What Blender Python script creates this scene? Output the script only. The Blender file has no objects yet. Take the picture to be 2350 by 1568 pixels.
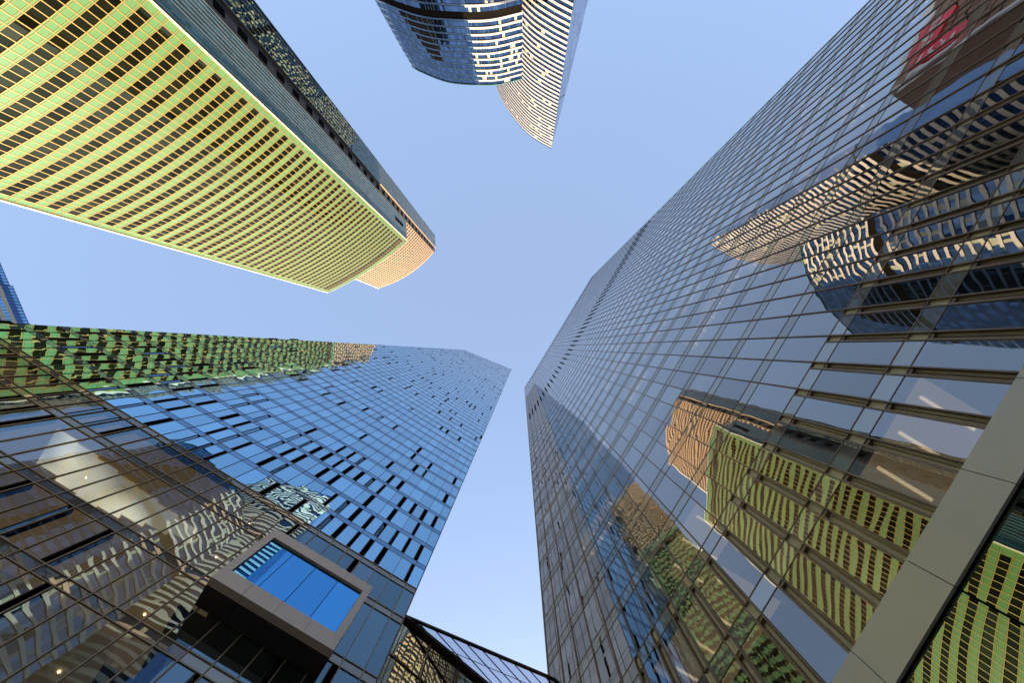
import bpy, math, random
from mathutils import Vector
random.seed(7)
C = bpy.context.scene.collection
R_ = math.radians
# ------------------------------------------------------------------ camera
cd = bpy.data.cameras.new('camera'); cam = bpy.data.objects.new('camera', cd); C.objects.link(cam)
cam.location = (0, 0, 0); cam.rotation_euler = (R_(180), 0, 0)          # looking straight up, +Y is down in the picture
cd.sensor_width = 36; cd.lens = 15.0; cd.shift_x = -21/2350; cd.shift_y = 13/2350
cd.clip_start = 0.1; cd.clip_end = 6000
bpy.context.scene.camera = cam
F = 979.2                                                                # focal length in pixels of a 2350 px wide picture
# ------------------------------------------------------------------ sky and sun
SUN_AZ = math.atan2(0.11, 1.0); SUN_EL = R_(16)
w = bpy.data.worlds.new('World'); bpy.context.scene.world = w; w.use_nodes = True
nt = w.node_tree; bg = nt.nodes['Background']
sky = nt.nodes.new('ShaderNodeTexSky'); sky.sky_type = 'NISHITA'; sky.sun_disc = False
sky.sun_elevation = SUN_EL; sky.sun_rotation = SUN_AZ
sky.air_density = 1.0; sky.dust_density = 2.4; sky.ozone_density = 2.2; sky.altitude = 150
mixn = nt.nodes.new('ShaderNodeMix'); mixn.data_type = 'RGBA'; mixn.inputs[0].default_value = .65     # pale high haze evens the sky out
mixn.inputs[7].default_value = (.78, 1.03, 1.54, 1); nt.links.new(sky.outputs[0], mixn.inputs[6])
nt.links.new(mixn.outputs[2], bg.inputs[0]); bg.inputs[1].default_value = 0.15
sd = bpy.data.lights.new('sun', 'SUN'); sd.energy = 2.3; sd.angle = R_(0.5); sd.color = (1.0, 0.80, 0.56)
so = bpy.data.objects.new('sun', sd); C.objects.link(so)
S_DIR = Vector((math.sin(SUN_AZ)*math.cos(SUN_EL), math.cos(SUN_AZ)*math.cos(SUN_EL), math.sin(SUN_EL)))
so.rotation_euler = S_DIR.to_track_quat('Z', 'Y').to_euler(); so.location = S_DIR*900
vs = bpy.context.scene.view_settings
vs.view_transform = 'Standard'; vs.look = 'None'; vs.gamma = 1; vs.exposure = 1.9
cy = bpy.context.scene.cycles
cy.max_bounces = 8; cy.glossy_bounces = 5; cy.transparent_max_bounces = 8; cy.diffuse_bounces = 2
cy.caustics_reflective = False; cy.caustics_refractive = False; cy.sample_clamp_indirect = 6

# ------------------------------------------------------------------ materials
def new_mat(name):
    m = bpy.data.materials.new(name); m.use_nodes = True
    return m, m.node_tree, m.node_tree.nodes['Principled BSDF']

def plain(name, col, rough=0.6, metal=0.0, var=0.12, scale=0.7, spec=0.5):
    m, t, p = new_mat(name)
    n = t.nodes.new('ShaderNodeTexNoise'); n.inputs['Scale'].default_value = scale; n.inputs['Detail'].default_value = 5
    g = t.nodes.new('ShaderNodeNewGeometry'); t.links.new(g.outputs['Position'], n.inputs['Vector'])
    r = t.nodes.new('ShaderNodeMapRange'); r.inputs[3].default_value = 1-var; r.inputs[4].default_value = 1+var
    r.inputs[1].default_value = .3; r.inputs[2].default_value = .7
    t.links.new(n.outputs['Fac'], r.inputs[0])
    v = t.nodes.new('ShaderNodeVectorMath'); v.operation = 'SCALE'; v.inputs[0].default_value = col[:3]
    t.links.new(r.outputs[0], v.inputs['Scale']); t.links.new(v.outputs[0], p.inputs['Base Color'])
    p.inputs['Roughness'].default_value = rough; p.inputs['Metallic'].default_value = metal
    p.inputs['Specular IOR Level'].default_value = spec
    return m

def wobble(t, tilt, wave, scale, stretch=(1, 1, 1), detail=1.0):
    """normal of a slightly bent, slightly tilted pane; every pane has its own seed"""
    g = t.nodes.new('ShaderNodeNewGeometry')
    a = t.nodes.new('ShaderNodeAttribute'); a.attribute_name = 'seed'
    wn = t.nodes.new('ShaderNodeTexWhiteNoise'); wn.noise_dimensions = '1D'; t.links.new(a.outputs['Fac'], wn.inputs['W'])
    s1 = t.nodes.new('ShaderNodeVectorMath'); s1.operation = 'SUBTRACT'; s1.inputs[1].default_value = (.5, .5, .5)
    t.links.new(wn.outputs['Color'], s1.inputs[0])
    s2 = t.nodes.new('ShaderNodeVectorMath'); s2.operation = 'SCALE'; s2.inputs['Scale'].default_value = tilt
    t.links.new(s1.outputs[0], s2.inputs[0])
    ad = t.nodes.new('ShaderNodeVectorMath'); ad.operation = 'ADD'
    t.links.new(g.outputs['Normal'], ad.inputs[0]); t.links.new(s2.outputs[0], ad.inputs[1])
    nm = t.nodes.new('ShaderNodeVectorMath'); nm.operation = 'NORMALIZE'; t.links.new(ad.outputs[0], nm.inputs[0])
    ml = t.nodes.new('ShaderNodeVectorMath'); ml.operation = 'MULTIPLY'; ml.inputs[1].default_value = stretch
    t.links.new(g.outputs['Position'], ml.inputs[0])
    n = t.nodes.new('ShaderNodeTexNoise'); n.noise_dimensions = '4D'; n.inputs['Scale'].default_value = scale
    n.inputs['Detail'].default_value = detail; n.inputs['Roughness'].default_value = .4
    t.links.new(ml.outputs[0], n.inputs['Vector']); t.links.new(a.outputs['Fac'], n.inputs['W'])
    b = t.nodes.new('ShaderNodeBump'); b.inputs['Strength'].default_value = 1.0; b.inputs['Distance'].default_value = wave
    t.links.new(n.outputs['Fac'], b.inputs['Height']); t.links.new(nm.outputs[0], b.inputs['Normal'])
    return b, a, wn

def glass(name, tint, tilt, wave, scale=.5, stretch=(1, 1, 1), see=0.0, seecol=(.6, .65, .6), var=.12, body=None, bodyfac=0.0, rough=0.0):
    """coated facade glass: a tinted mirror that pales at grazing angles, optionally half see-through, or over a coloured back pane"""
    m, t, p = new_mat(name)
    b, a, wn = wobble(t, tilt, wave, scale, stretch)
    r = t.nodes.new('ShaderNodeMapRange'); r.inputs[3].default_value = 1-var; r.inputs[4].default_value = 1+var
    t.links.new(wn.outputs['Value'], r.inputs[0])
    v = t.nodes.new('ShaderNodeVectorMath'); v.operation = 'SCALE'; v.inputs[0].default_value = tint
    t.links.new(r.outputs[0], v.inputs['Scale']); t.links.new(v.outputs[0], p.inputs['Base Color'])
    p.inputs['Metallic'].default_value = 1; p.inputs['Roughness'].default_value = rough
    t.links.new(b.outputs[0], p.inputs['Normal'])
    out = t.nodes['Material Output']
    if see > 0:
        tr = t.nodes.new('ShaderNodeBsdfTransparent'); tr.inputs[0].default_value = (*seecol, 1)
        lw = t.nodes.new('ShaderNodeLayerWeight'); lw.inputs['Blend'].default_value = .5
        mr = t.nodes.new('ShaderNodeMapRange'); mr.inputs[1].default_value = 0.35; mr.inputs[2].default_value = 1.0
        mr.inputs[3].default_value = see; mr.inputs[4].default_value = 0.0
        t.links.new(lw.outputs['Facing'], mr.inputs[0])
        mx = t.nodes.new('ShaderNodeMixShader'); t.links.new(mr.outputs[0], mx.inputs[0])
        t.links.new(p.outputs[0], mx.inputs[1]); t.links.new(tr.outputs[0], mx.inputs[2]); t.links.new(mx.outputs[0], out.inputs[0])
    if body:
        d = t.nodes.new('ShaderNodeBsdfDiffuse')
        v2 = t.nodes.new('ShaderNodeVectorMath'); v2.operation = 'SCALE'; v2.inputs[0].default_value = body
        t.links.new(r.outputs[0], v2.inputs['Scale']); t.links.new(v2.outputs[0], d.inputs[0])
        mx = t.nodes.new('ShaderNodeMixShader'); mx.inputs[0].default_value = bodyfac
        t.links.new(p.outputs[0], mx.inputs[1]); t.links.new(d.outputs[0], mx.inputs[2]); t.links.new(mx.outputs[0], out.inputs[0])
    return m

def emit(name, col, s, patchy=False):
    m, t, p = new_mat(name)
    if patchy:                                   # uneven luminous ceiling
        g = t.nodes.new('ShaderNodeNewGeometry'); n = t.nodes.new('ShaderNodeTexNoise'); n.inputs['Scale'].default_value = .28; n.inputs['Detail'].default_value = 1
        r = t.nodes.new('ShaderNodeMapRange'); r.inputs[1].default_value = .35; r.inputs[2].default_value = .65; r.inputs[3].default_value = s*.35; r.inputs[4].default_value = s*1.5
        t.links.new(g.outputs['Position'], n.inputs['Vector']); t.links.new(n.outputs['Fac'], r.inputs[0]); t.links.new(r.outputs[0], p.inputs['Emission Strength'])
    p.inputs['Base Color'].default_value = (*col, 1); p.inputs['Emission Color'].default_value = (*col, 1)
    p.inputs['Emission Strength'].default_value = s
    return m

M = dict(
    ground=plain('paving', (.40, .37, .33), .8, 0, .2, .3),
    l_glass=glass('blue_mirror_glass', (.27, .52, .70), .012, .010, .6, see=0.0),
    l_glass_low=glass('blue_clear_glass', (.25, .38, .46), .005, .009, .5, see=.55, seecol=(.75, .8, .7)),
    l_strip=glass('blue_grey_spandrel_glass', (.22, .40, .60), .004, .006, .5, body=(.20, .26, .36), bodyfac=.35),
    l_strip_low=glass('bronze_spandrel_glass', (.36, .34, .30), .004, .006, .5, body=(.30, .24, .17), bodyfac=.5),
    l_flap=glass('tilted_flap_glass', (.14, .26, .36), .05, .004, .5),
    l_side=glass('side_glass', (.46, .43, .38), .016, .008, .5, body=(.14, .12, .09), bodyfac=.12),
    r_glass=glass('steel_blue_glass', (.57, .56, .53), .006, .0060, .5, see=.52, seecol=(.85, .80, .66)),
    r_strip=glass('pale_spandrel_glass', (.54, .54, .50), .004, .007, .5, body=(.40, .37, .30), bodyfac=.45),
    r_low=glass('dark_base_glass', (.25, .30, .23), .003, .008, .35),
    bronze=plain('bronze_frame', (.085, .058, .04), .35, .8, .15),
    bronze3=plain('brown_bronze_frame', (.25, .165, .10), .4, .3, .12),
    bronze2=plain('golden_lit_frame', (.36, .25, .14), .45, .3, .12),  # golden bounced sunlight put into the bronze colour
    slotdark=plain('dark_recess', (.012, .010, .008), .9, 0, .2, spec=0),
    slotbeige=plain('beige_recess', (.82, .68, .44), .6, 0, .08),
    band=plain('champagne_metal_band', (.78, .70, .55), .4, .1, .05, .25),
    boxm=plain('champagne_metal_frame', (.82, .62, .47), .42, .1, .05, .3),
    core=plain('core_wall', (.06, .06, .055), .9, 0, .2),
    ceil=plain('office_ceiling', (.55, .52, .45), .8, 0, .08),
    blind=plain('roller_blind', (.62, .58, .50), .8, 0, .05),
    lamp=emit('ceiling_lamp', (1, .85, .6), .22),
    lumi=emit('luminous_ceiling', (1, .92, .74), .30, True),
    lit=emit('lit_office_ceiling', (1, .78, .50), .042),  # ceiling itself glows, standing in for lamplight falling on it
    lit_dim=emit('dim_lobby_ceiling', (1, .76, .48), .022),  # weak glow of its own in place of lobby lamplight
    lamp2=emit('small_lamp', (1, .82, .55), 5),
    g_lime=plain('lime_spandrel', (.135, .295, .115), .3, 0, .10, .08),
    g_gold=plain('gold_mullion', (.50, .34, .10), .4, .1, .05),
    g_glass=glass('dark_olive_glass', (.07, .08, .05), .006, .006, .4, body=(.022, .024, .010), bodyfac=.4, var=.45),
    g_edge=plain('cream_edge_fin', (.75, .70, .60), .5, 0, .03),
    g_side=glass('dark_teal_glass', (.085, .16, .13), .014, .05, .3, var=.35),
    mullpale=plain('pale_mullion', (.34, .34, .32), .5, .5, .05),
    conc=plain('dark_concrete', (.12, .11, .10), .9, 0, .25, .4),
    y_gold=plain('peach_spandrel', (.55, .35, .16), .4, 0, .05),
    y_glass=glass('smoky_glass', (.16, .16, .14), .01, .006, .4, body=(.05, .05, .05), bodyfac=.3, var=.3),
    t_glass=glass('navy_glass', (.10, .155, .24), .022, .004, .4, var=.40),
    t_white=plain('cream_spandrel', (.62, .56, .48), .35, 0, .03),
    t_white_shade=plain('cream_spandrel_shade', (.07, .12, .19), .25, .2, .1), t_open=plain('dark_open_storey', (.025, .022, .02), .9, 0, .2, spec=0),  # blue spandrel tone: shade painted onto the cream bands
    t_teal=plain('teal_edge', (.10, .22, .24), .3, .3, .1),
    t_blind=plain('cream_blind', (.40, .42, .30), .6, 0, .1),
    t_blue=glass('blue_side_glass', (.22, .34, .52), .004, .002, .4, body=(.15, .21, .32), bodyfac=.3),
    s_blue=glass('deep_blue_glass', (.08, .18, .38), .01, .004, .4, body=(.05, .12, .3), bodyfac=.4),
    s_light=glass('light_blue_glass', (.25, .5, .75), .01, .004, .4, body=(.2, .4, .6), bodyfac=.4),
    s_frame=plain('dark_blue_frame', (.03, .05, .09), .5, .2, .1),
    beige=plain('beige_stone', (.50, .42, .32), .8, 0, .1),
    c_glass=glass('canopy_glass', (.30, .36, .48), .01, .003, .5, see=.75, seecol=(.72, .76, .86)),
    c_wall=glass('atrium_glass', (.60, .58, .40), .004, .004, .6),
    brick=plain('brown_cladding', (.26, .15, .10), .8, 0, .15, .5),
    red=plain('red_sign_panel', (.9, .02, .04), .4, 0, .05),
    white=plain('white_trim', (.75, .72, .68), .5, 0, .05),
)
# ------------------------------------------------------------------ mesh helpers
class MB:
    def __init__(s): s.v = []; s.f = []; s.seed = []
    def quad(s, a, b, c, d, seed=None): return s.poly([a, b, c, d], seed)
    def poly(s, pts, seed=None):
        n = len(s.v); s.v += [tuple(p) for p in pts]; s.f.append(tuple(range(n, n+len(pts))))
        s.seed.append(random.random()*100 if seed is None else seed)
    def hexa(s, p):            # p[0..3] bottom ring, p[4..7] top ring
        for q in ((0, 3, 2, 1), (4, 5, 6, 7), (0, 1, 5, 4), (1, 2, 6, 5), (2, 3, 7, 6), (3, 0, 4, 7)):
            s.poly([p[i] for i in q])
    def sbox(s, S, u0, u1, z0, z1, o0, o1):     # box on a facade surface
        s.hexa([S(u0, z0, o1), S(u1, z0, o1), S(u1, z0, o0), S(u0, z0, o0), S(u0, z1, o1), S(u1, z1, o1), S(u1, z1, o0), S(u0, z1, o0)])
    def box(s, x0, x1, y0, y1, z0, z1):
        s.hexa([(x0, y0, z0), (x1, y0, z0), (x1, y1, z0), (x0, y1, z0), (x0, y0, z1), (x1, y0, z1), (x1, y1, z1), (x0, y1, z1)])
    def build(s, name, mat, parent=None):
        me = bpy.data.meshes.new(name)
        if parent is not None and s.v:
            ox = parent.location; vv = [(a-ox.x, b-ox.y, c-ox.z) for a, b, c in s.v]
        else: vv = s.v
        me.from_pydata(vv, [], s.f); me.update()
        at = me.attributes.new('seed', 'FLOAT', 'FACE'); at.data.foreach_set('value', s.seed)
        me.materials.append(mat)
        o = bpy.data.objects.new(name, me); C.objects.link(o)
        if parent is not None: o.parent = parent
        return o

def thing(name, label, cat, loc, group=None):
    o = bpy.data.objects.new(name, None); C.objects.link(o); o.location = loc
    o.empty_display_size = 2; o['label'] = label; o['category'] = cat
    if group: o['group'] = group
    return o
GZ = -1.6
class Plane:
    def __init__(s, org, ud, out): s.o = Vector((*org, 0)); s.u = Vector((*ud, 0)); s.n = Vector((*out, 0))
    def __call__(s, u, z, o=0.0):
        p = s.o + s.u*u + s.n*o; return (p.x, p.y, z)
class Arc:
    """circular arc from a to b (plan), bulging by sag towards the right-hand side of a->b turned outward"""
    def __init__(s, a, b, sag, taper=None):
        a = Vector(a); b = Vector(b); c = (b-a).length; d = (b-a)/c; n = Vector((d.y, -d.x))
        s.R = c*c/(8*sag)+sag/2; s.c = (a+b)/2 - n*(s.R-sag); s.half = math.asin(c/2/s.R)
        s.ang = math.atan2(n.y, n.x); s.len = s.R*s.half*2; s.taper = taper
    def __call__(s, u, z, o=0.0):
        th = s.ang - s.half + u/s.len*2*s.half
        # direction of travel: a is at ang - half when turning counter-clockwise; flip if needed
        e = Vector((math.cos(th), math.sin(th))); p = s.c + e*(s.R+o)
        if s.taper: p = Vector(s.taper(p, u/s.len, z))
        return (p.x, p.y, z)
def px(p):
    z = max(p[2], .5); return (1196 + p[0]*F/z, 797 + p[1]*F/z)
def area(q):
    P = [px(p) for p in q]
    cx = sum(p[0] for p in P)/len(P); cyy = sum(p[1] for p in P)/len(P)
    if not (-20 < cx < 2370 and -20 < cyy < 1590): return 0
    return abs(sum(P[i][0]*P[(i+1) % len(P)][1]-P[(i+1) % len(P)][0]*P[i][1] for i in range(len(P))))/2
def clip(poly, planes):
    """Sutherland-Hodgman in facade (u, z); planes are (a, b, c) with a*u + b*z <= c kept"""
    for a, b, c in planes:
        out = []
        for i in range(len(poly)):
            p, q = poly[i], poly[(i+1) % len(poly)]
            dp, dq = a*p[0]+b*p[1]-c, a*q[0]+b*q[1]-c
            if dp <= 0: out.append(p)
            if dp*dq < 0:
                k = dp/(dp-dq); out.append((p[0]+(q[0]-p[0])*k, p[1]+(q[1]-p[1])*k))
        poly = out
        if len(poly) < 3: return []
    return poly

def curtain(parent, S, us, zs, strip, mats, mull=(.06, .08), trans=(.05, .05), slot=None, slotd=.35, cp=(), inset=0.0,
            panename='window_pane', parts=100, panemat=None, stripmat=None, skip=None, thru=None):
    """curtain wall: panes, spandrel strips, recess slots and the frame grid.
    mats = pane, strip, frame, slot lining, flap"""
    panes = []; fr = MB(); sts = []; sls = []; fls = []
    for k in range(len(zs)-1):
        st = MB(); sts.append(st)
        z0, z1 = zs[k], zs[k+1]; s_ = strip if not callable(strip) else strip(k)
        for i in range(len(us)-1):
            u0, u1 = us[i], us[i+1]
            if skip and skip(u0, u1, z0, z1): continue
            zt = z1-s_
            sd = random.random()*100
            sw, side = slot(i, k, u0, u1, z0, z1) if slot else (0, 1)
            a0, a1 = u0, u1
            if sw:
                if side > 0: b0, b1 = u1-sw, u1; a1 = b0
                else: b0, b1 = u0, u0+sw; a0 = b1
                if not cp or len(clip([(b0, z0), (b1, z0), (b1, zt), (b0, zt)], cp)) == 4:
                    d = -slotd; sl = MB(); sls.append(sl)
                    sl.quad(S(b0, z0, d), S(b1, z0, d), S(b1, zt, d), S(b0, zt, d))
                    sl.quad(S(b0, z0, 0), S(b0, z0, d), S(b0, zt, d), S(b0, zt, 0))
                    sl.quad(S(b1, z0, d), S(b1, z0, 0), S(b1, zt, 0), S(b1, zt, d))
                    sl.quad(S(b0, zt, d), S(b1, zt, d), S(b1, zt, 0), S(b0, zt, 0))
                    sl.quad(S(b0, z0, 0), S(b1, z0, 0), S(b1, z0, d), S(b0, z0, d))
                    e = a1 if side > 0 else a0
                    fr.sbox(S, e-.03, e+.03, z0, zt, -.1, mull[1]*.7)
                    if len(mats) > 4 and mats[4] and random.random() < .35:   # half-open flap in the slot
                        fl = MB(); fls.append(fl); fl.quad(S(b0, z0+.05, -.03), S(b1, z0+.05, -.22), S(b1, zt-.05, -.22), S(b0, zt-.05, -.03))
            pp = [(a0, z0), (a1, z0), (a1, zt), (a0, zt)]
            if cp: pp = clip(pp, cp)
            if pp: panes.append(([S(u, z, -inset) for u, z in pp], sd, k))
            if s_ > 0:
                s0, s1 = u0, u1
                if sw and thru and thru(k):
                    s1 = b0; q_ = MB(); sls.append(q_); d = -slotd*.5
                    q_.quad(S(b0, zt+.06, d), S(b1, zt+.06, d), S(b1, z1-.04, d), S(b0, z1-.04, d))
                pp = [(s0, zt), (s1, zt), (s1, z1), (s0, z1)]
                if cp: pp = clip(pp, cp)
                if pp: st.poly([S(u, z, -inset) for u, z in pp])
    # frame
    zt_, zb_ = zs[-1], zs[0]
    def zrange(u):
        z0, z1 = zb_, zt_
        for a, b, c in cp:
            if b > 1e-9: z1 = min(z1, (c-a*u)/b)
            elif b < -1e-9: z0 = max(z0, (c-a*u)/b)
            elif a*u > c: return None
        return (z0, z1) if z1 > z0 else None
    def urange(z):
        a0, a1 = us[0], us[-1]
        for a, b, c in cp:
            if a > 1e-9: a1 = min(a1, (c-b*z)/a)
            elif a < -1e-9: a0 = max(a0, (c-b*z)/a)
            elif b*z > c: return None
        return (a0, a1) if a1 > a0 else None
    if mull:
        for u in us:
            r = zrange(u)
            if r: fr.sbox(S, u-mull[0]/2, u+mull[0]/2, r[0], r[1], -.05, mull[1])
    if trans:
        for k, z in enumerate(zs):
            for zz, hh in ((z, trans[0]), (z-(strip if not callable(strip) else strip(max(k-1, 0))), trans[0]*.7)):
                if zz < zb_: continue
                r = urange(zz)
                if not r: continue
                if isinstance(S, Arc):
                    for i in range(len(us)-1): fr.sbox(S, us[i], us[i+1], zz-hh/2, zz+hh/2, -.04, trans[1])
                else: fr.sbox(S, r[0], r[1], zz-hh/2, zz+hh/2, -.04, trans[1])
    panes.sort(key=lambda q: -area(q[0]))
    pm = panemat or (lambda k: mats[0])
    for q, sd, k in panes[:parts]:
        if area(q) < 4: break
        m = MB(); m.poly(q, sd); m.build(panename, pm(k), parent); q.clear()
    rest = {}
    for q, sd, k in panes:
        if q:
            mt = pm(k); rest.setdefault(mt.name, (mt, MB()))[1].poly(q, sd)
    for mt, mb in rest.values():
        o = mb.build(panename, mt, parent)
        if parts: o['kind'] = 'stuff'
    for k, st in enumerate(sts): st.k = k
    gr = {}
    for st in sts:
        mt = stripmat(st.k) if stripmat else mats[1]; gr.setdefault(mt.name, (mt, []))[1].append(st)
    for mt, g_ in gr.values(): build_many(g_, 'spandrel', mt, parent, 92 if parts else 0)
    if fr.v: fr.build('mullion_grid', mats[2], parent)
    build_many(sls, 'recess', mats[3], parent, 100 if parts else 0)
    if fls: build_many(fls, 'vent_flap', mats[4], parent, 100 if parts else 0)
    return panes

def build_many(mbs, name, mat, parent, limit=100):
    mbs = [m for m in mbs if m.v]
    mbs.sort(key=lambda m: -area(m.v[:4]))
    for m in mbs[:limit]: m.build(name, mat, parent)
    r = MB()
    for m in mbs[limit:]:
        n = len(r.v); r.v += m.v; r.f += [tuple(i+n for i in f) for f in m.f]; r.seed += m.seed
    if r.v: r.build(name, mat, parent)['kind'] = 'stuff'

def prism(mb, bot, top):
    n = len(bot)
    for i in range(n):
        j = (i+1) % n; mb.poly([bot[i], bot[j], top[j], top[i]])
    mb.poly(top); mb.poly(bot[::-1])
def frange(a, b, n): return [a+(b-a)*i/n for i in range(n+1)]

# ------------------------------------------------------------------ ground
g = MB(); g.quad((-3000, -3000, GZ), (3000, -3000, GZ), (3000, 3000, GZ), (-3000, 3000, GZ))
go = g.build('ground', M['ground']); go['kind'] = 'structure'; go['label'] = 'grey paved ground between the towers'

TR = Vector((.517, -.856)); NR = Vector((.856, .517))       # right tower: facade direction and inward normal
TL = Vector((.856, .517)); NL = Vector((-.517, .856))       # blue tower

# ------------------------------------------------------------------ right tower
DR = 13.48
def rt():
    o = thing('glass_tower', 'steel-blue glass tower with a champagne metal band at its base, filling the right side', 'skyscraper',
              (*(TR*18+NR*(DR+20)), GZ))
    org = NR*DR
    S = Plane(org, TR, -NR)
    uA, uB = -18.6, 54.0
    us = frange(uA, uB, 45)
    zs = [13.0, 17.7, 22.3] + [22.3+4.535*k for k in range(1, 49)]
    H = zs[-1]
    def slot(i, k, u0, u1, z0, z1):
        if k < 2: return (.33, 1)
        return (0, 1)
    curtain(o, S, us, zs, .95, (M['r_glass'], M['r_strip'], M['bronze3'], M['slotbeige'], None), mull=(.06, .07), trans=(.055, .02), slot=slot, slotd=.20, thru=lambda k: k < 2)
    for k in range(2):                                      # slot trim: dark blocks at the heads and brass inner rails
        for u in us[1:]:
            e_ = MB(); e_.sbox(S, u-.30, u-.06, zs[k+1]-1.12, zs[k+1]-.92, -.19, -.01); e_.sbox(S, u-.15, u-.11, zs[k]+.06, zs[k+1]-1.15, -.19, -.10)
            e_.sbox(S, u-.40, u-.345, zs[k]+.03, zs[k+1]-.03, 0, .05)
            if k == 0 or u < 20: e_.build('slot_trim', M['bronze3'], o)
    for zv0, zv1 in ((127.5, 138.5), (228, 233)):        # the two rows of vents beside the mullions
        for u in us[1:-1]:
            v_ = MB(); v_.sbox(S, u-.26, u+.14, zv0, zv1, .0, .09); v_.build('vent', M['slotdark'], o)
    # champagne band and the dark glass below it
    b = MB(); gl = MB(); 
    ub = [uA-.25+3.2267*i for i in range(24)]
    lo = 11.5
    for i in range(23):
        b.sbox(S, ub[i]+.012, ub[i+1]-.012, lo, 12.94, -.1, .16)
        bl = MB()
    b.build('metal_band', M['band'], o)
    seams = MB(); seams.sbox(S, uA-.2, uB+.2, lo-.02, 12.9, -.3, .06)
    seams.sbox(S, uA-.2, uB+.2, GZ, lo-.02, -.35, -.04)
    seams.build('joint_backing', M['slotdark'], o)
    for i in range(22):
        m = MB(); m.quad(*(S(u, z, .02) for u, z in ((ub[i]+.03, GZ+4), (ub[i+1]-.03, GZ+4), (ub[i+1]-.03, lo-.04), (ub[i]+.03, lo-.04))))
        m.build('base_pane', M['r_low'], o)
    # floors seen through the glass
    c = MB(); lit = []; lms = []; bls = []
    for k, z in enumerate(zs[1:26]):
        zc = z-.97
        c.quad(S(uA+.1, zc, -.4), S(uB-.1, zc, -.4), S(uB-.1, zc, -5), S(uA+.1, zc, -5))
        i = 0
        while i < 44:
            run = random.choice((2, 3, 3, 4, 5)); run = min(run, 45-i)
            if random.random() < (.26 if k > 1 else .12):                      # a lit room: warm ceiling field with lamp rows running inwards
                m_ = MB(); m_.quad(S(us[i]+.1, zc-.02, -.5), S(us[i+run]-.1, zc-.02, -.5), S(us[i+run]-.1, zc-.02, -4.6), S(us[i]+.1, zc-.02, -4.6)); lit.append(m_)
                for j in range(run):
                    u = us[i+j]+.75
                    l_ = MB(); l_.quad(S(u, zc-.04, -.9), S(u+.12, zc-.04, -.9), S(u+.12, zc-.04, -3.4), S(u, zc-.04, -3.4)); lms.append(l_)
            for j in range(run):
                if random.random() < .14:
                    zb = zc-random.uniform(.8, 2.4); q_ = i+j
                    bl = MB(); bls.append(bl); bl.quad(S(us[q_]+.08, zb, -.25), S(us[q_+1]-.08, zb, -.25), S(us[q_+1]-.08, zc, -.25), S(us[q_]+.08, zc, -.25))
            i += run
    c.build('ceiling', M['ceil'], o); build_many(lit, 'lit_ceiling', M['lit'], o); build_many(lms, 'ceiling_lamp', M['lamp'], o); build_many(bls, 'roller_blind', M['blind'], o)
    # core, roof and other walls
    m = MB(); a = [S(uA+.05, GZ, -5), S(uB-.05, GZ, -5), S(uB-.05, GZ, -40), S(uA+.05, GZ, -40)]
    prism(m, a, [(x, y, H-.2) for x, y, _ in a]); m.build('core', M['core'], o)
    m = MB(); m.sbox(S, uA, uB, H, H+.5, -40, .0); m.build('roof', M['core'], o)
    m = MB()
    m.quad(S(uA, GZ, 0), S(uA, GZ, -40), S(uA, H, -40), S(uA, H, 0)); m.quad(S(uB, GZ, -40), S(uB, GZ, 0), S(uB, H, 0), S(uB, H, -40))
    m.build('side_wall', M['l_side'], o)
rt()

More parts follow.
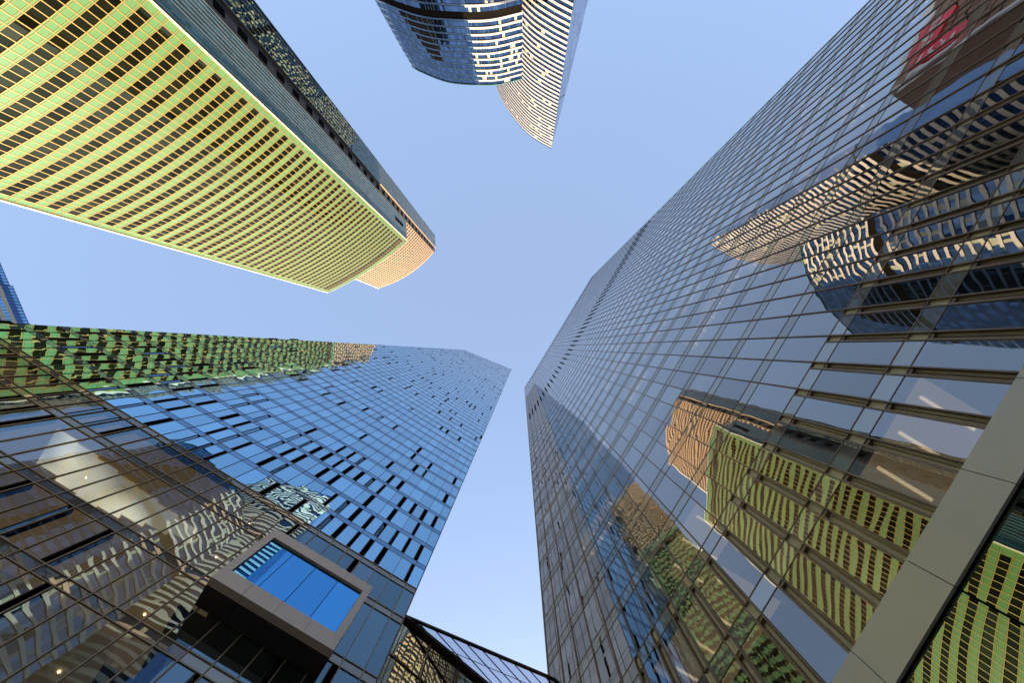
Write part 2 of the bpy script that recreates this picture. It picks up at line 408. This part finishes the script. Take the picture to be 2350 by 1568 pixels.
# ------------------------------------------------------------------ blue tower
DL, HL = 19.66, 350.0
def bt():
    o = thing('glass_tower', 'bright blue glass tower at lower left with a slanted roofline and many small dark vents', 'skyscraper', (*(NL*35-TL*15), GZ))
    S = Plane(NL*DL, TL, -NL)
    uR = 2.7
    us = [uR-1.268*i for i in range(33)][::-1]; us = [u+.38 for u in us]; us[-1] = uR; us = [us[0]-1.268]+us
    zs = [GZ, 4.6, 9.6, 14.4, 19.4, 23.4, 28.6, 32.05]
    while zs[-1] < HL: zs.append(zs[-1]+3.27)
    pl = []
    # left slanted edge through (-37.3,0) and (-29.4,264); roof line through (-29.4,264) and (2.7,350)
    def half(p, q):      # keep the right-hand side below/right of p->q
        a = -(q[1]-p[1]); b = q[0]-p[0]; return (a, b, a*p[0]+b*p[1])
    pl = [half((-37.3, 0), (-29.4, 264)), half((-29.4, 264), (uR, HL))]
    rnd = random.Random(11)
    def slot(i, k, u0, u1, z0, z1):
        if i > len(us)-3 and rnd.random() < .6: return (0, 1)
        if k < 3: return (0, 1)
        p = .11
        if 30 < z0 < 44: p = .62 if u0 > -33 else .5
        elif 44 <= z0 < 48: p = .25
        elif 17 < z0 <= 30: p = .12
        elif 104 < z0 < 110: p = .42
        elif 173.5 < z0 < 178: p = .65
        elif 247 < z0 < 252: p = .55
        elif z0 > 190: p = .13
        if u0 < -22 and 14 < z0 < 30: p = .45
        if rnd.random() < p: return (rnd.choice((.30, .36, .42)), 1)
        return (0, 1)
    BX = (-7.36, -.16, 21.4, 27.1)
    curtain(o, S, us, zs, lambda k: .62, (M['l_glass'], M['l_strip'], M['bronze'], M['slotdark'], M['l_flap']), mull=(.04, .03), trans=(.045, .012),
            slot=slot, slotd=.4, cp=pl, panemat=lambda k: M['l_glass_low'] if 2 <= k < 7 else M['l_glass'],
            stripmat=lambda k: M['l_strip_low'] if k < 7 else M['l_strip'])
    lf = MB()
    for u in us:
        if u > -37: lf.sbox(S, u-.03, u+.03, GZ, 32.0, .032, .07)
    for z in zs[1:8]:
        for zz in (z, z-.62): lf.sbox(S, -37.2, uR, zz-.032, zz+.032, .015, .05)
    lf.build('lower_grid', M['bronze2'], o)  # bronze grid in the painted golden-lit tone
    # lobby ceilings behind the lower storeys
    c = MB(); lm = MB()
    for z in (19.4, 23.4, 28.6, 32.05):
        zc = z-.66
        c.quad(S(-33, zc, -.5), S(-8.5, zc, -.5), S(-8.5, zc, -6.2), S(-33, zc, -6.2))
        if z == 28.6:
            for i in range(7):
                w_ = MB(); a_ = -23.2+1.62*i; n_ = .6+.16*i; f_ = 3.9-.34*abs(i-2); w_.quad(S(a_, zc-.04, -n_), S(a_+1.58, zc-.04, -n_), S(a_+1.58, zc-.04, -f_), S(a_, zc-.04, -f_))
                w_.build('luminous_ceiling_panel', M['lumi'], o)
        for i in range(3):
            u = -30+i*9.9+random.uniform(-.4, .4); d = random.uniform(1, 4)
            lm.sbox(S, u, u+.06, zc-.05, zc-.02, -d-.06, -d)
    c.build('ceiling', M['lit_dim'], o); lm.build('ceiling_lamp', M['lamp2'], o)
    # right-hand face
    S2 = Plane(NL*DL+TL*uR, NL, TL)
    curtain(o, S2, frange(0, 40, 32), [z for z in zs if z <= HL], .62, (M['l_side'], M['l_side'], M['bronze'], M['slotdark'], M['l_flap']),
            mull=(.05, .03), trans=(.05, .01), slot=lambda i, k, *a: (.3, 1) if rnd.random() < .09 else (0, 1), parts=0, panename='side_pane')
    # body
    m = MB()
    def P(t, n, z): p = TL*t+NL*n; return (p.x, p.y, z)
    bot = [P(uR-.4, DL+6.4, GZ), P(uR-.4, 59.6, GZ), P(-20, 50, GZ), P(-34, 32, GZ), P(-36.9, DL+6.4, GZ)]
    top = [P(uR-.4, DL+.45, 349), P(uR-.4, 59.6, 349), P(-20, 50, 289), P(-27, 31, 264), P(-29, DL+.45, 264)]
    mid = [P(uR-.4, DL+6.4, 33), P(uR-.4, 59.6, 33), P(-20, 50, 33), P(-33, 32, 33), P(-36, DL+6.4, 33)]
    mid2 = [P(uR-.4, DL+.45, 33), P(uR-.4, 59.6, 33), P(-20, 50, 33), P(-33, 32, 33), P(-36, DL+.45, 33)]
    prism(m, bot, mid); prism(m, mid2, top); m.build('core', M['core'], o)
    m = MB(); m.quad(P(-37.3, DL, GZ), P(-34.3, 32, GZ), P(-27.2, 31, 264), P(-29.4, DL, 264)); m.build('side_wall', M['l_side'], o)
    # projecting framed window box
    Df = 17.9; u0, u1, z0, z1 = BX
    Sb = Plane(NL*Df, TL, -NL); D = DL-Df
    bx = MB(); fw = .42; ft = .82; fb = 1.0
    g_ = .008
    def seg(ua, ub_, za, zb, n, vert=False):
        for i in range(n):
            if vert: a = za+(zb-za)*i/n; b = za+(zb-za)*(i+1)/n; bx.sbox(Sb, ua, ub_, a+g_, b-g_, -.45, 0)
            else: a = ua+(ub_-ua)*i/n; b = ua+(ub_-ua)*(i+1)/n; bx.sbox(Sb, a+g_, b-g_, za, zb, -.45, 0)
    seg(u0, u1, z0, z0+fb, 4); seg(u0, u1, z1-ft, z1, 4)
    seg(u0, u0+fw, z0+fb, z1-ft, 2, True); seg(u1-fw, u1, z0+fb, z1-ft, 2, True)
    pb = bx.build('projecting_window', M['boxm'], o)
    sh = MB()
    n4 = 4
    for i in range(n4):
        a = u0+(u1-u0)*i/n4; b = u0+(u1-u0)*(i+1)/n4
        sh.sbox(Sb, a+.012, b-.012, z0, z0+.12, -D+.1, -.46); sh.sbox(Sb, a+.012, b-.012, z1-.12, z1, -D+.1, -.46)
    sh.sbox(Sb, u0, u0+.12, z0+.13, z1-.13, -D+.1, -.46); sh.sbox(Sb, u1-.12, u1, z0+.13, z1-.13, -D+.1, -.46)
    q = sh.build('surround', plain('dark_bronze_cladding', (.10, .07, .055), .4, .6, .08), o); 
    q.parent = pb; q.matrix_parent_inverse.identity()
    dk = MB(); dk.sbox(Sb, u0+.13, u1-.13, z0+.14, z1-.14, -D+.12, -.5)
    q = dk.build('backing', M['slotdark'], o); q.parent = pb
    iu = frange(u0+fw, u1-fw, 4)
    for i in range(4):
        pm = MB(); pm.quad(*(Sb(u, z, -.16) for u, z in ((iu[i]+.02, z0+fb+.02), (iu[i+1]-.02, z0+fb+.02), (iu[i+1]-.02, z1-ft-.02), (iu[i]+.02, z1-ft-.02))))
        q = pm.build('pane', glass_box, o); q.parent = pb
glass_box = glass('clear_blue_mirror', (.07, .30, .60), .001, .003, .5)
bt()

# ------------------------------------------------------------------ canopy between the two towers
def canopy():
    o = thing('glass_canopy', 'low glazed canopy with dark frame, wedged between the bases of two glass towers', 'canopy', (0, 24, GZ))
    h = 28.7
    p1 = Vector((-260, 622))*h/F; p2 = Vector((46, 752))*h/F; d = Vector((.77, .64)); p3 = p1+d*22
    p1 = p1-(p2-p1).normalized()*.2
    e = (p2-p1); p4 = p3+e*.75
    m = MB(); m.poly([(p1.x, p1.y, h), (p3.x, p3.y, h), (p4.x, p4.y, h), (p2.x+e.x*.3, p2.y+e.y*.3, h)][::-1])
    m.build('roof_glass', M['c_glass'], o)
    fr = MB()
    def bar(a, b, wd, z0, z1):
        t = (b-a).normalized(); n = Vector((-t.y, t.x))*wd/2
        fr.hexa([(*(a+n), z0), (*(a-n), z0), (*(b-n), z0), (*(b+n), z0), (*(a+n), z1), (*(a-n), z1), (*(b-n), z1), (*(b+n), z1)])
    bar(p1, p2+e*.3, .2, h-.02, h+.1)
    bar(p1, p3, .34, h-.2, h+.02)
    en = e.normalized()
    for i in range(1, 16):
        a = p1+en*(1.15*i-.2)
        dd = Vector((.664, .748)); b = a+dd*14
        # stop at the ridge line
        den = dd.x*d.y-dd.y*d.x
        w_ = p1-a
        k = (w_.x*d.y-w_.y*d.x)/den if abs(den) > 1e-6 else 14
        b = a+dd*(k if 0 < k < 14 else 14)
        bar(a, b, .05, h-.03, h+.02)
    for i in range(1, 5):
        a = p1+d*(3.3*i); bar(a, a+en*14, .025, h-.02, h+.015)
    fr.build('frame', M['bronze'], o)
    S = Plane(p1, d, (d.y, -d.x))
    for i in range(9):
        q = MB(); q.quad(S(2.4*i+.04, GZ, -.1), S(2.4*i+2.36, GZ, -.1), S(2.4*i+2.36, h-.2, -.1), S(2.4*i+.04, h-.2, -.1))
        q.build('wall_pane', M['c_wall'], o)
    q = MB(); q.sbox(S, 0, 22, GZ, h-.2, -.5, -.2)
    for i in range(9): q.sbox(S, 2.4*i-.05, 2.4*i+.05, GZ, h-.2, -.2, -.02)
    for z in (h-3.4, h-8, h-14): q.sbox(S, 0, 22, z, z+.09, -.19, -.04)
    q.build('wall_frame', M['bronze'], o)
canopy()

# ------------------------------------------------------------------ green tower
def gt():
    H = 203.0
    q1 = Vector((-54.3, -51.1)); q2 = Vector((-92.1, -26.1))
    o = thing('green_tower', 'lime green tower with dark window rows and gold mullions, at upper left', 'skyscraper', (-76, -45, GZ))
    S = ArcLR(q1, q2, 1.85)
    L = S.len; n = 33
    us = frange(0.3, L-.4, n)
    fh = 3.77; nf = 54
    zs = [H-1.2-fh*(nf-k) for k in range(nf+1)]; zs = [z for z in zs if z > GZ]
    limes = []; gold = MB(); panes = []
    K = len(zs)-1
    for k in range(K):
        z0, z1 = zs[k], zs[k+1]
        top = K-1-k; lime = MB(); limes.append(lime)
        wh = .52*fh
        if top == 1: wh = .86*fh
        for i in range(n):
            u0, u1 = us[i], us[i+1]
            inner = 1 <= i < n-1
            zw = z0+wh
            if inner:
                panes.append(([S(u0, z0, -.05), S(u1, z0, -.05), S(u1, zw, -.05), S(u0, zw, -.05)], random.random()*100, k))
                lime.quad(S(u0, zw), S(u1, zw), S(u1, z1), S(u0, z1))
            else: lime.quad(S(u0, z0), S(u1, z0), S(u1, z1), S(u0, z1))
            for zz, hh in ((z0, .09), (zw, .09), (zw+.32, .05), (z1-.36, .05)):
                gold.sbox(S, u0, u1, zz-hh/2, zz+hh/2, -.02, .05)
    for u in us: gold.sbox(S, u-.068, u+.068, zs[0], zs[-1], -.02, .07)
    lime = limes[-1]
    for i in range(n): lime.quad(S(us[i], zs[-1]), S(us[i+1], zs[-1]), S(us[i+1], H), S(us[i], H))
    build_many(limes, 'spandrel', M['g_lime'], o); gold.build('mullion_grid', M['g_gold'], o)
    panes.sort(key=lambda q: -area(q[0]))
    for q, sd, k in panes[:100]:
        m = MB(); m.poly(q, sd); m.build('window_pane', M['g_glass'], o)
    m = MB()
    for q, sd, k in panes[100:]: m.poly(q, sd)
    m.build('window_pane', M['g_glass'], o)['kind'] = 'stuff'
    for a, b in ((-.05, .28), (L-.36, L+.05)):
        e = MB(); e.sbox(S, a, b, GZ, H+.2, -.3, .30); e.build('edge_fin', M['g_edge'], o)
    e = MB()
    for i in range(n): e.sbox(S, us[i], us[i+1], H, H+.35, -.3, .25)
    e.build('parapet', M['g_edge'], o)
    # right side wall, 8 m deep
    Ss = Plane(q1, (.02, -1.0), (1, .02))
    S2 = Plane((q1.x-.02, q1.y-.1), (-.024, -1.0), (1, -.024))
    curtain(o, S2, frange(8.4, 0.3, 10)[::-1], frange(GZ, H-.4, 54), 1.2, (M['g_side'], M['g_side'], M['mullpale'], M['slotdark']), mull=(.07, .08), trans=None, parts=0,
            panename='side_pane')
    d = MB()
    for i in range(4):
        d = MB(); d.sbox(S2, 4.2, 5.6, H-9-3.2*i, H-6.4-3.2*i, 0, .08); d.build('louvre', M['slotdark'], o)
    # body
    m = MB(); ring = [S(u, GZ, -.35) for u in frange(.3, L-.3, 8)]
    ring += [(-96, -38, GZ), (-70, -66, GZ), (q1.x-.6, q1.y-8.4, GZ)]
    prism(m, ring, [(x, y, H-.1) for x, y, _ in ring]); m.build('core', M['core'], o)
class ArcLR(Arc):
    """arc whose outward side is udir x z, going a -> b"""
    def __init__(s, a, b, sag):
        a = Vector(a); b = Vector(b); c = (b-a).length; d = (b-a)/c; n = Vector((d.y, -d.x))
        s.R = c*c/(8*sag)+sag/2; s.c = (a+b)/2-n*(s.R-sag); s.half = math.asin(c/2/s.R)
        s.ang = math.atan2(n.y, n.x); s.len = s.R*s.half*2; s.taper = None
gt()

# ------------------------------------------------------------------ golden tower behind it
def yt():
    H = 325.0; k_ = H/F
    c1 = Vector((-326, -136))*k_; c2 = Vector((-200, -219))*k_
    o = thing('golden_tower', 'peach and gold curved tower rising behind the green tower, with a dark side wall', 'skyscraper', (-85, -75, GZ))
    S = ArcLR(c2, c1, 3.9); L = S.len; n = 32
    us = frange(.3, L-.3, n); fh = 4.1
    zs = [H-1-fh*j for j in range(60)][::-1]; zs = [z for z in zs if z > GZ]
    sps = []; panes = MB(); fr = MB()
    K = len(zs)-1
    for k in range(K):
        z0, z1 = zs[k], zs[k+1]; wh = .54*fh; sp = MB(); sps.append(sp)
        for i in range(n):
            u0, u1 = us[i], us[i+1]
            panes.quad(S(u0, z0, -.04), S(u1, z0, -.04), S(u1, z0+wh, -.04), S(u0, z0+wh, -.04))
            sp.sbox(S, u0, u1, z0+wh, z1, -.3, 0)
            if k == K-1: sp.sbox(S, u0, u1, z1, H, -.3, 0)
    for u in us: fr.sbox(S, u-.13, u+.13, zs[0], H, -.2, .03)
    o1 = panes.build('window_pane', M['y_glass'], o); o1['kind'] = 'stuff'
    build_many(sps, 'spandrel', M['y_gold'], o); fr.build('mullion_grid', M['y_gold'], o)
    e = MB(); e.sbox(S, L-.3, L+.7, GZ, H+.3, -.5, .5); e.build('edge_fin', M['g_edge'], o)
    # dark recess strip and glass side wall
    a = Vector((c2.x, c2.y)); H2 = H+3
    f0 = Vector((-196, -228))*H2/F; f1 = Vector((-198, -257))*H2/F
    d = MB(); d.quad((a.x-.05, a.y, GZ), (f0.x-.8, f0.y-.2, GZ), (f0.x-.8, f0.y-.2, H2), (a.x-.05, a.y, H2)); 
    d.build('recessed_wall', M['conc'], o)
    ln = (Vector((f0.x-.8, f0.y-.2))-a)
    Sw = Plane(a, ln.normalized(), (1, 0))
    for j in range(40):
        wn = MB(); wn.sbox(Sw, ln.length*.25, ln.length*.7, H2-12-8*j, H2-8.5-8*j, -.1, .12)
        wn.build('recess_window', M['slotdark'], o)
    ud = (f1-f0).normalized(); S2 = Plane(f0, ud, (-ud.y, ud.x))
    S2 = Plane(f1, -ud, Vector((-ud.y, ud.x)))
    Lw = (f1-f0).length
    curtain(o, S2, frange(0, Lw, 7), frange(GZ, H2, 80), 1.2, (M['g_side'], M['g_side'], M['mullpale'], M['slotdark']), mull=(.14, .16), trans=None, parts=0, panename='side_pane')
    e = MB(); e.sbox(S2, Lw-.15, Lw+.05, GZ, H2+.2, -.5, .12); e.build('corner_fin', M['y_gold'], o)
    m = MB(); ring = [S(u, GZ, -.5) for u in frange(.4, L-.4, 8)]
    ring += [(-112, -62, GZ), (-95, -95, GZ), (f1.x-.5, f1.y-.1, GZ), (f0.x-.5, f0.y-.1, GZ)]
    prism(m, ring, [(x, y, H-.3) for x, y, _ in ring]); m.build('core', M['core'], o)
yt()

# ------------------------------------------------------------------ two sail-shaped towers at the top
class Spline:
    """facade through plan points, arc-length parametrised; lean(p, f, z) shifts it with height"""
    def __init__(s, pts, lean=None):
        P = [Vector(p) for p in pts]; Q = []
        for i in range(len(P)-1):
            p0 = P[i-1] if i else P[0]*2-P[1]; p1, p2 = P[i], P[i+1]; p3 = P[i+2] if i+2 < len(P) else P[-1]*2-P[-2]
            for j in range(8):
                t = j/8; Q.append(.5*((2*p1)+(p2-p0)*t+(2*p0-5*p1+4*p2-p3)*t*t+(3*p1-p0-3*p2+p3)*t**3))
        Q.append(P[-1]); s.Q = Q; s.d = [0]
        for i in range(len(Q)-1): s.d.append(s.d[-1]+(Q[i+1]-Q[i]).length)
        s.len = s.d[-1]; s.lean = lean
    def __call__(s, u, z, o=0.0):
        u_ = min(max(u, 0), s.len)
        i = 0
        while i < len(s.d)-2 and s.d[i+1] < u_: i += 1
        k = (u_-s.d[i])/(s.d[i+1]-s.d[i]); p = s.Q[i].lerp(s.Q[i+1], k); t = (s.Q[i+1]-s.Q[i]).normalized()
        p = p+t*(u-u_)+Vector((t.y, -t.x))*o
        if s.lean: p = p+Vector(s.lean(u_/s.len, z))
        return (p.x, p.y, z)
def striped(o, S, H, n, fh, blue=None, opened=None, dark=(), rnd=random.Random(3), zmin=GZ, band=.36, blinds=.25):
    us = frange(0, S.len, n)
    zs = [H-fh*j for j in range(200)]; zs = [z for z in zs if z > zmin+1][::-1]
    panes = MB(); bls = []; dks = []; sps = []; sbs = []; mu = MB(); op = MB()
    for k in range(len(zs)-1):
        z0, z1 = zs[k], zs[k+1]; bh = band*fh; sp = MB(); sps.append(sp); sb = MB(); sbs.append(sb); dk = MB(); dks.append(dk)
        dkrow = any(a <= z0 < b for a, b in dark)
        for i in range(n):
            u0, u1 = us[i], us[i+1]
            if dkrow:
                dk.quad(S(u0, z0, -.4), S(u1, z0, -.4), S(u1, z1, -.4), S(u0, z1, -.4)); continue
            xm = S((u0+u1)/2, z0)[0]; in_shade = blue is not None and xm < blue and z0 > 150  # upper bands left of the boundary get the painted shade tone
            if opened and opened(xm, z0): tgt = op
            elif not in_shade and rnd.random() < blinds: tgt = MB(); bls.append(tgt)
            else: tgt = panes
            tgt.quad(S(u0, z0+bh), S(u1, z0+bh), S(u1, z1), S(u0, z1))
            if rnd.random() < .35: mu.sbox(S, u0-.06, u0+.06, z0+bh, z1, 0, .12)
            if in_shade: sb.sbox(S, u0, u1, z0+.03, z0+bh*.8, -.2, .08)
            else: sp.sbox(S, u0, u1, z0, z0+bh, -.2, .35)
    o1 = panes.build('window_pane', M['t_glass'], o); o1['kind'] = 'stuff'
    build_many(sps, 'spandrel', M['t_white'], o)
    build_many(sbs, 'spandrel', M['t_white_shade'], o)
    build_many(bls, 'window_blind', M['t_blind'], o)
    if op.v: op.build('open_storey', M['t_open'], o)
    build_many(dks, 'plant_floor', M['slotdark'], o)
    if mu.v: mu.build('mullion', M['t_teal'], o)
def west():
    H = 250.0; k_ = H/F
    pts = [(-251, -647), (-239.5, -639), (-175, -613), (-117, -605.5), (-55, -605.5), (2, -619)]
    P = [Vector(p)*k_ for p in pts]
    def lean(f, z): 
        d = max(0, (H-z))/H; return (-(1-f)*26*d**.9*.95, 0)
    o = thing('sail_tower', 'lower, broader curved tower with shaded blue left half and sunlit cream striped right half', 'skyscraper', (-30, -185, GZ))
    PP = P[::-1]; PP = [p for p in PP]
    S = Spline(P[::-1], lambda f, z: lean(1-f, z))
    # udir x z must face the camera (+y): travel in -x
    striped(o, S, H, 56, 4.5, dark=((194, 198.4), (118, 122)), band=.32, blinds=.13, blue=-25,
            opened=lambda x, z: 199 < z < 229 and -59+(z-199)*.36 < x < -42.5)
    r = MB(); n = 20; 
    for u in range(n): r.sbox(S, S.len*u/n, S.len*(u+1)/n, H, H+.8, -1, .4)
    r.build('parapet', M['t_teal'], o)
    m = MB(); ring = [S(u, GZ, -1) for u in frange(.2, S.len-.2, 10)]+[(-75, -215, GZ), (-6, -205, GZ)]
    rt_ = [S(u, H-.2, -1) for u in frange(.2, S.len-.2, 10)]+[(-62, -205, H-.2), (-6, -205, H-.2)]
    prism(m, ring, rt_); m.build('core', M['t_glass'], o)
west()
def east():
    H = 380.0; k_ = H/F
    pts = [(69, -456), (42, -471), (12, -493), (-26, -538), (-50, -580), (-62, -620)]
    P = [Vector(p)*k_ for p in pts]
    o = thing('sail_tower', 'taller pointed tower with close cream stripes and a flat blue side', 'skyscraper', (0, -205, GZ))
    S = Spline(P)
    striped(o, S, H, 34, 4.6, dark=((198, 202),), band=.42, blinds=.05, rnd=random.Random(5))
    # blue right-hand wall, flaring outwards towards the ground
    def fl(z): d = max(0, 380-z); return 8.3*(min(d, 400)/162)**.8 if d > 0 else 0
    m = MB(); c = P[0]; zs = frange(GZ, H, 40)
    for i in range(40):
        for j in range(6):
            def p(z, f): return (c.x+fl(z)*f+.05, c.y-(1.6*f+30*0)-fl(z)*.35*f, z)
            m.quad(p(zs[i], j/6), p(zs[i], (j+1)/6), p(zs[i+1], (j+1)/6), p(zs[i+1], j/6))
    m.build('blue_wall', M['t_blue'], o)
    m = MB()
    for i in range(40): m.quad((c.x+fl(zs[i]), c.y-1.6-fl(zs[i])*.35, zs[i]), (c.x-12, c.y-45, zs[i]), (c.x-12, c.y-45, zs[i+1]), (c.x+fl(zs[i+1]), c.y-1.6-fl(zs[i+1])*.35, zs[i+1]))
    m.build('back_wall', M['t_blue'], o)
    for zz in (212, 303):
        e = MB(); a0 = (c.x+.05, c.y+.05, zz); b0 = (c.x+fl(zz), c.y-1.6-fl(zz)*.35+.06, zz)
        e.quad(a0, b0, (b0[0], b0[1], zz+.9), (a0[0], a0[1], zz+.9)); e.build('dark_joint', M['slotdark'], o)
    m = MB(); ring = [S(u, GZ, -.6) for u in frange(.6, S.len-.2, 10)]+[(c.x-12, c.y-44, GZ)]
    prism(m, ring, [(x, y, H-.2) for x, y, _ in ring]); m.build('core', M['core'], o)
east()

# ------------------------------------------------------------------ small distant tower at the left edge
def st():
    H = 200.0; k_ = H/F
    o = thing('distant_tower', 'small far tower with blue glazing and beige bands at the left edge of the picture', 'skyscraper', (-255, -20, GZ))
    rows = [(0, .35, 's_blue'), (.35, 2.1, 's_light'), (2.1, 4.8, 's_blue'), (4.8, 6.5, 'beige'), (6.5, 8.4, 's_light'), (8.4, 10.2, 'beige'), (10.2, 60, 's_blue'), (60, 202, 's_blue')]
    for p_, q_ in (((-1166, -140), (-1095, 26)), ((-1232, -279), (-1173, -142))):
        a = Vector(p_)*k_; b = Vector(q_)*k_
        ud = (b-a).normalized(); S = Plane(a, ud, (ud.y, -ud.x)); L = (b-a).length
        for d0, d1, mt in rows:
            q = MB(); n = 10
            for i in range(n): q.quad(S(L*i/n, H-d1), S(L*(i+1)/n, H-d1), S(L*(i+1)/n, H-d0), S(L*i/n, H-d0))
            q.build({'beige': 'stone_band'}.get(mt, 'glass_band'), M[mt], o)
        q = MB(); n = int(L/1.57)
        for i in range(n+1): q.sbox(S, L*i/n-.16, L*i/n+.16, H-4.7, H, 0, .12); q.sbox(S, L*i/n-.08, L*i/n+.08, H-8.4, H-6.5, 0, .1)
        q.build('mullion_grid', M['s_frame'], o)
        m = MB(); ring = [S(0, GZ, -.3), S(L, GZ, -.3), S(L, GZ, -28), S(0, GZ, -28)]
        prism(m, ring, [(x, y, H-.2) for x, y, _ in ring]); m.build('core', M['s_blue'], o)
st()

# ------------------------------------------------------------------ brown building seen only in the right tower's glass
def brown():
    H = 110.0
    def P(t, n, z): p = TR*t+NR*n; return (p.x, p.y, z)
    o = thing('brown_building', 'brown brick building with a red sign, mirrored at the upper right corner', 'building', P(125, -24, GZ))
    S = Plane((TR*105+NR*-20.4), TR, NR)
    m = MB(); prism(m, [P(105, -20.5, GZ), P(150, -17.5, GZ), P(150, -28, GZ), P(105, -28, GZ)], [P(105, -20.5, H), P(150, -17.5, H), P(150, -28, H), P(105, -28, H)])
    m.build('wall', M['brick'], o)
    ud = (TR*45+NR*3).normalized(); S = Plane(TR*105+NR*-20.5, ud, (-ud.y, ud.x))
    m = MB()
    for k in range(30): m.sbox(S, .8, 45, H-9-3.2*k, H-8.8-3.2*k, 0, .1)
    for i in range(14): m.sbox(S, 1+3.2*i, 1.12+3.2*i, GZ, H-6, 0, .1)
    m.build('brick_joint', M['slotdark'], o)
    m = MB(); m.sbox(S, -.3, .7, GZ, H+.4, 0, .5); m.sbox(S, -.3, 45, H-1.4, H+.4, 0, .6)
    m.build('white_trim', M['white'], o)
    m = MB(); m.sbox(S, 1.2, 6.6, H-17, H-4, .1, .7); m.sbox(S, 7.6, 17, H-10, H-2, .1, .7)
    sg = m.build('sign_panel', M['red'], o)
    m = MB()
    for i in range(4): m.sbox(S, 2.2, 5.4, H-15+2.5*i, H-14.1+2.5*i, .7, .8)
    for i in range(6): m.sbox(S, 8.6+1.3*i, 9.3+1.3*i, H-7.5, H-4.5, .7, .8)
    q = m.build('sign_marks', M['white'], o); q.parent = sg
brown()
